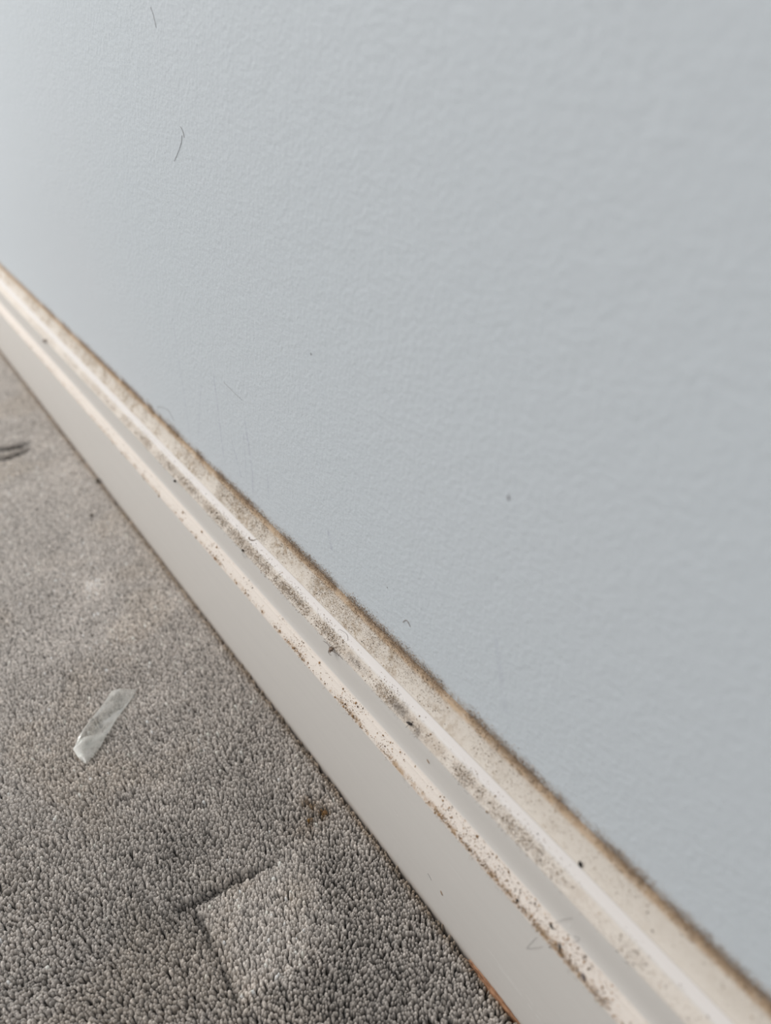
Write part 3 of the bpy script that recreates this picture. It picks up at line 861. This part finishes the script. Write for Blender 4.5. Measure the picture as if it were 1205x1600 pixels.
me = bpy.data.meshes.new('strip'); bm.to_mesh(me); bm.free()
link('strip', me, WOOD, sliver)
for k, (x, dx, dy, dz) in enumerate(((.106, .004, .0012, .0012), (.1035, .001, .0032, .0018), (.1015, -.003, .0022, .0020), (.0985, .003, .0016, .0010))):
    a = Vector((x, .0208, .0002))
    me = tube_mesh('splinter', [a, a + Vector((dx * .5, dy * .6, dz)), a + Vector((dx, dy, dz * .6))], .00016, .00005, 5)
    me.transform(Matrix.Translation(-sliver.location)); link('splinter', me, WOOD, sliver)

# scrap of clear plastic
def plastic():
    t = NT('clear_film')
    tr = t.n('ShaderNodeBsdfTransparent'); tr.inputs[0].default_value = (.96, .97, .96, 1)
    df = t.n('ShaderNodeBsdfDiffuse'); df.inputs[0].default_value = (.72, .69, .65, 1)
    gl = t.n('ShaderNodeBsdfGlossy'); gl.inputs['Roughness'].default_value = .28
    m1 = t.n('ShaderNodeMixShader'); m2 = t.n('ShaderNodeMixShader')
    cl = t.noise(t.obj(), 130.0, 3.0)
    t.put(m1.inputs[0], t.step(cl, .3, .7, .07, .29)); t.t.links.new(tr.outputs[0], m1.inputs[1]); t.t.links.new(df.outputs[0], m1.inputs[2])
    lw = t.n('ShaderNodeLayerWeight'); lw.inputs[0].default_value = .25
    t.put(m2.inputs[0], t.math('ADD', t.math('MULTIPLY', lw.outputs[0], .3), .03, clamp=True))
    t.t.links.new(m1.outputs[0], m2.inputs[1]); t.t.links.new(gl.outputs[0], m2.inputs[2])
    t.t.links.new(m2.outputs[0], t.out.inputs[0])
    return t.m
FILM = plastic()
scrap = bpy.data.objects.new('plastic_scrap', None); COL.objects.link(scrap)
scrap.location = (.332, .110, .0008)
tag(scrap, 'crumpled strip of clear plastic film lying on the grey carpet', 'plastic scrap')
def sheet(name, left, right, nz, zf, seed):
    bm = bmesh.new(); rows = []
    def samp(poly, u):
        f = u * (len(poly) - 1); i = min(int(f), len(poly) - 2); return Vector(poly[i]).lerp(Vector(poly[i + 1]), f - i)
    n, m = 26, 12
    r = random.Random(seed)
    for i in range(n + 1):
        u = i / n; a, b = samp(left, u), samp(right, u)
        row = []
        for j in range(m + 1):
            v = j / m; q = a.lerp(b, v)
            row.append(bm.verts.new(Vector((q.x, q.y, zf(u, v))) - scrap.location))
        rows.append(row)
    for A, B in zip(rows[:-1], rows[1:]):
        for j in range(m):
            bm.faces.new((A[j], A[j + 1], B[j + 1], B[j]))
    bm.normal_update()
    g = bmesh.ops.solidify(bm, geom=bm.faces[:], thickness=.00008)
    me = bpy.data.meshes.new(name); bm.to_mesh(me); bm.free()
    return link(name, me, FILM, scrap)
LEFT = [(.3552, .0962), (.3478, .1034), (.3390, .1139), (.3306, .1228), (.3243, .1286)]
RIGHT = [(.3463, .0831), (.3391, .0919), (.3316, .1011), (.3234, .1090), (.3170, .1155)]
def z_main(u, v):
    ridge = .0022 * math.exp(-((v - .10) / .16) ** 2) * math.exp(-((u - .68) / .22) ** 2)
    crease = .0010 * abs(math.sin(u * 9 + v * 4)) * v * (1 - v) * 2
    end = .0016 * max(0, 1 - u / .16) * v
    return .0014 + ridge + crease + end + .0006 * math.sin(v * 5 + u * 3)
sheet('film_sheet', LEFT, RIGHT, 1, z_main, 1)
def z_flap(u, v): return .0022 + .0012 * math.sin(math.pi * v) * (1 - u * .5) - .0006 * u
sheet('folded_flap', [(.3290, .1240), (.3243, .1286), (.3173, .1279)], [(.3235, .1090), (.3170, .1150), (.3120, .1215)], 1, z_flap, 2)
sheet('torn_tail', [(.3243, .1286), (.3173, .1279), (.3110, .1262)], [(.3190, .1200), (.3150, .1200), (.3096, .1250)], 1, lambda u, v: .0018 - .0006 * u + .0008 * math.sin(3 * v), 3)
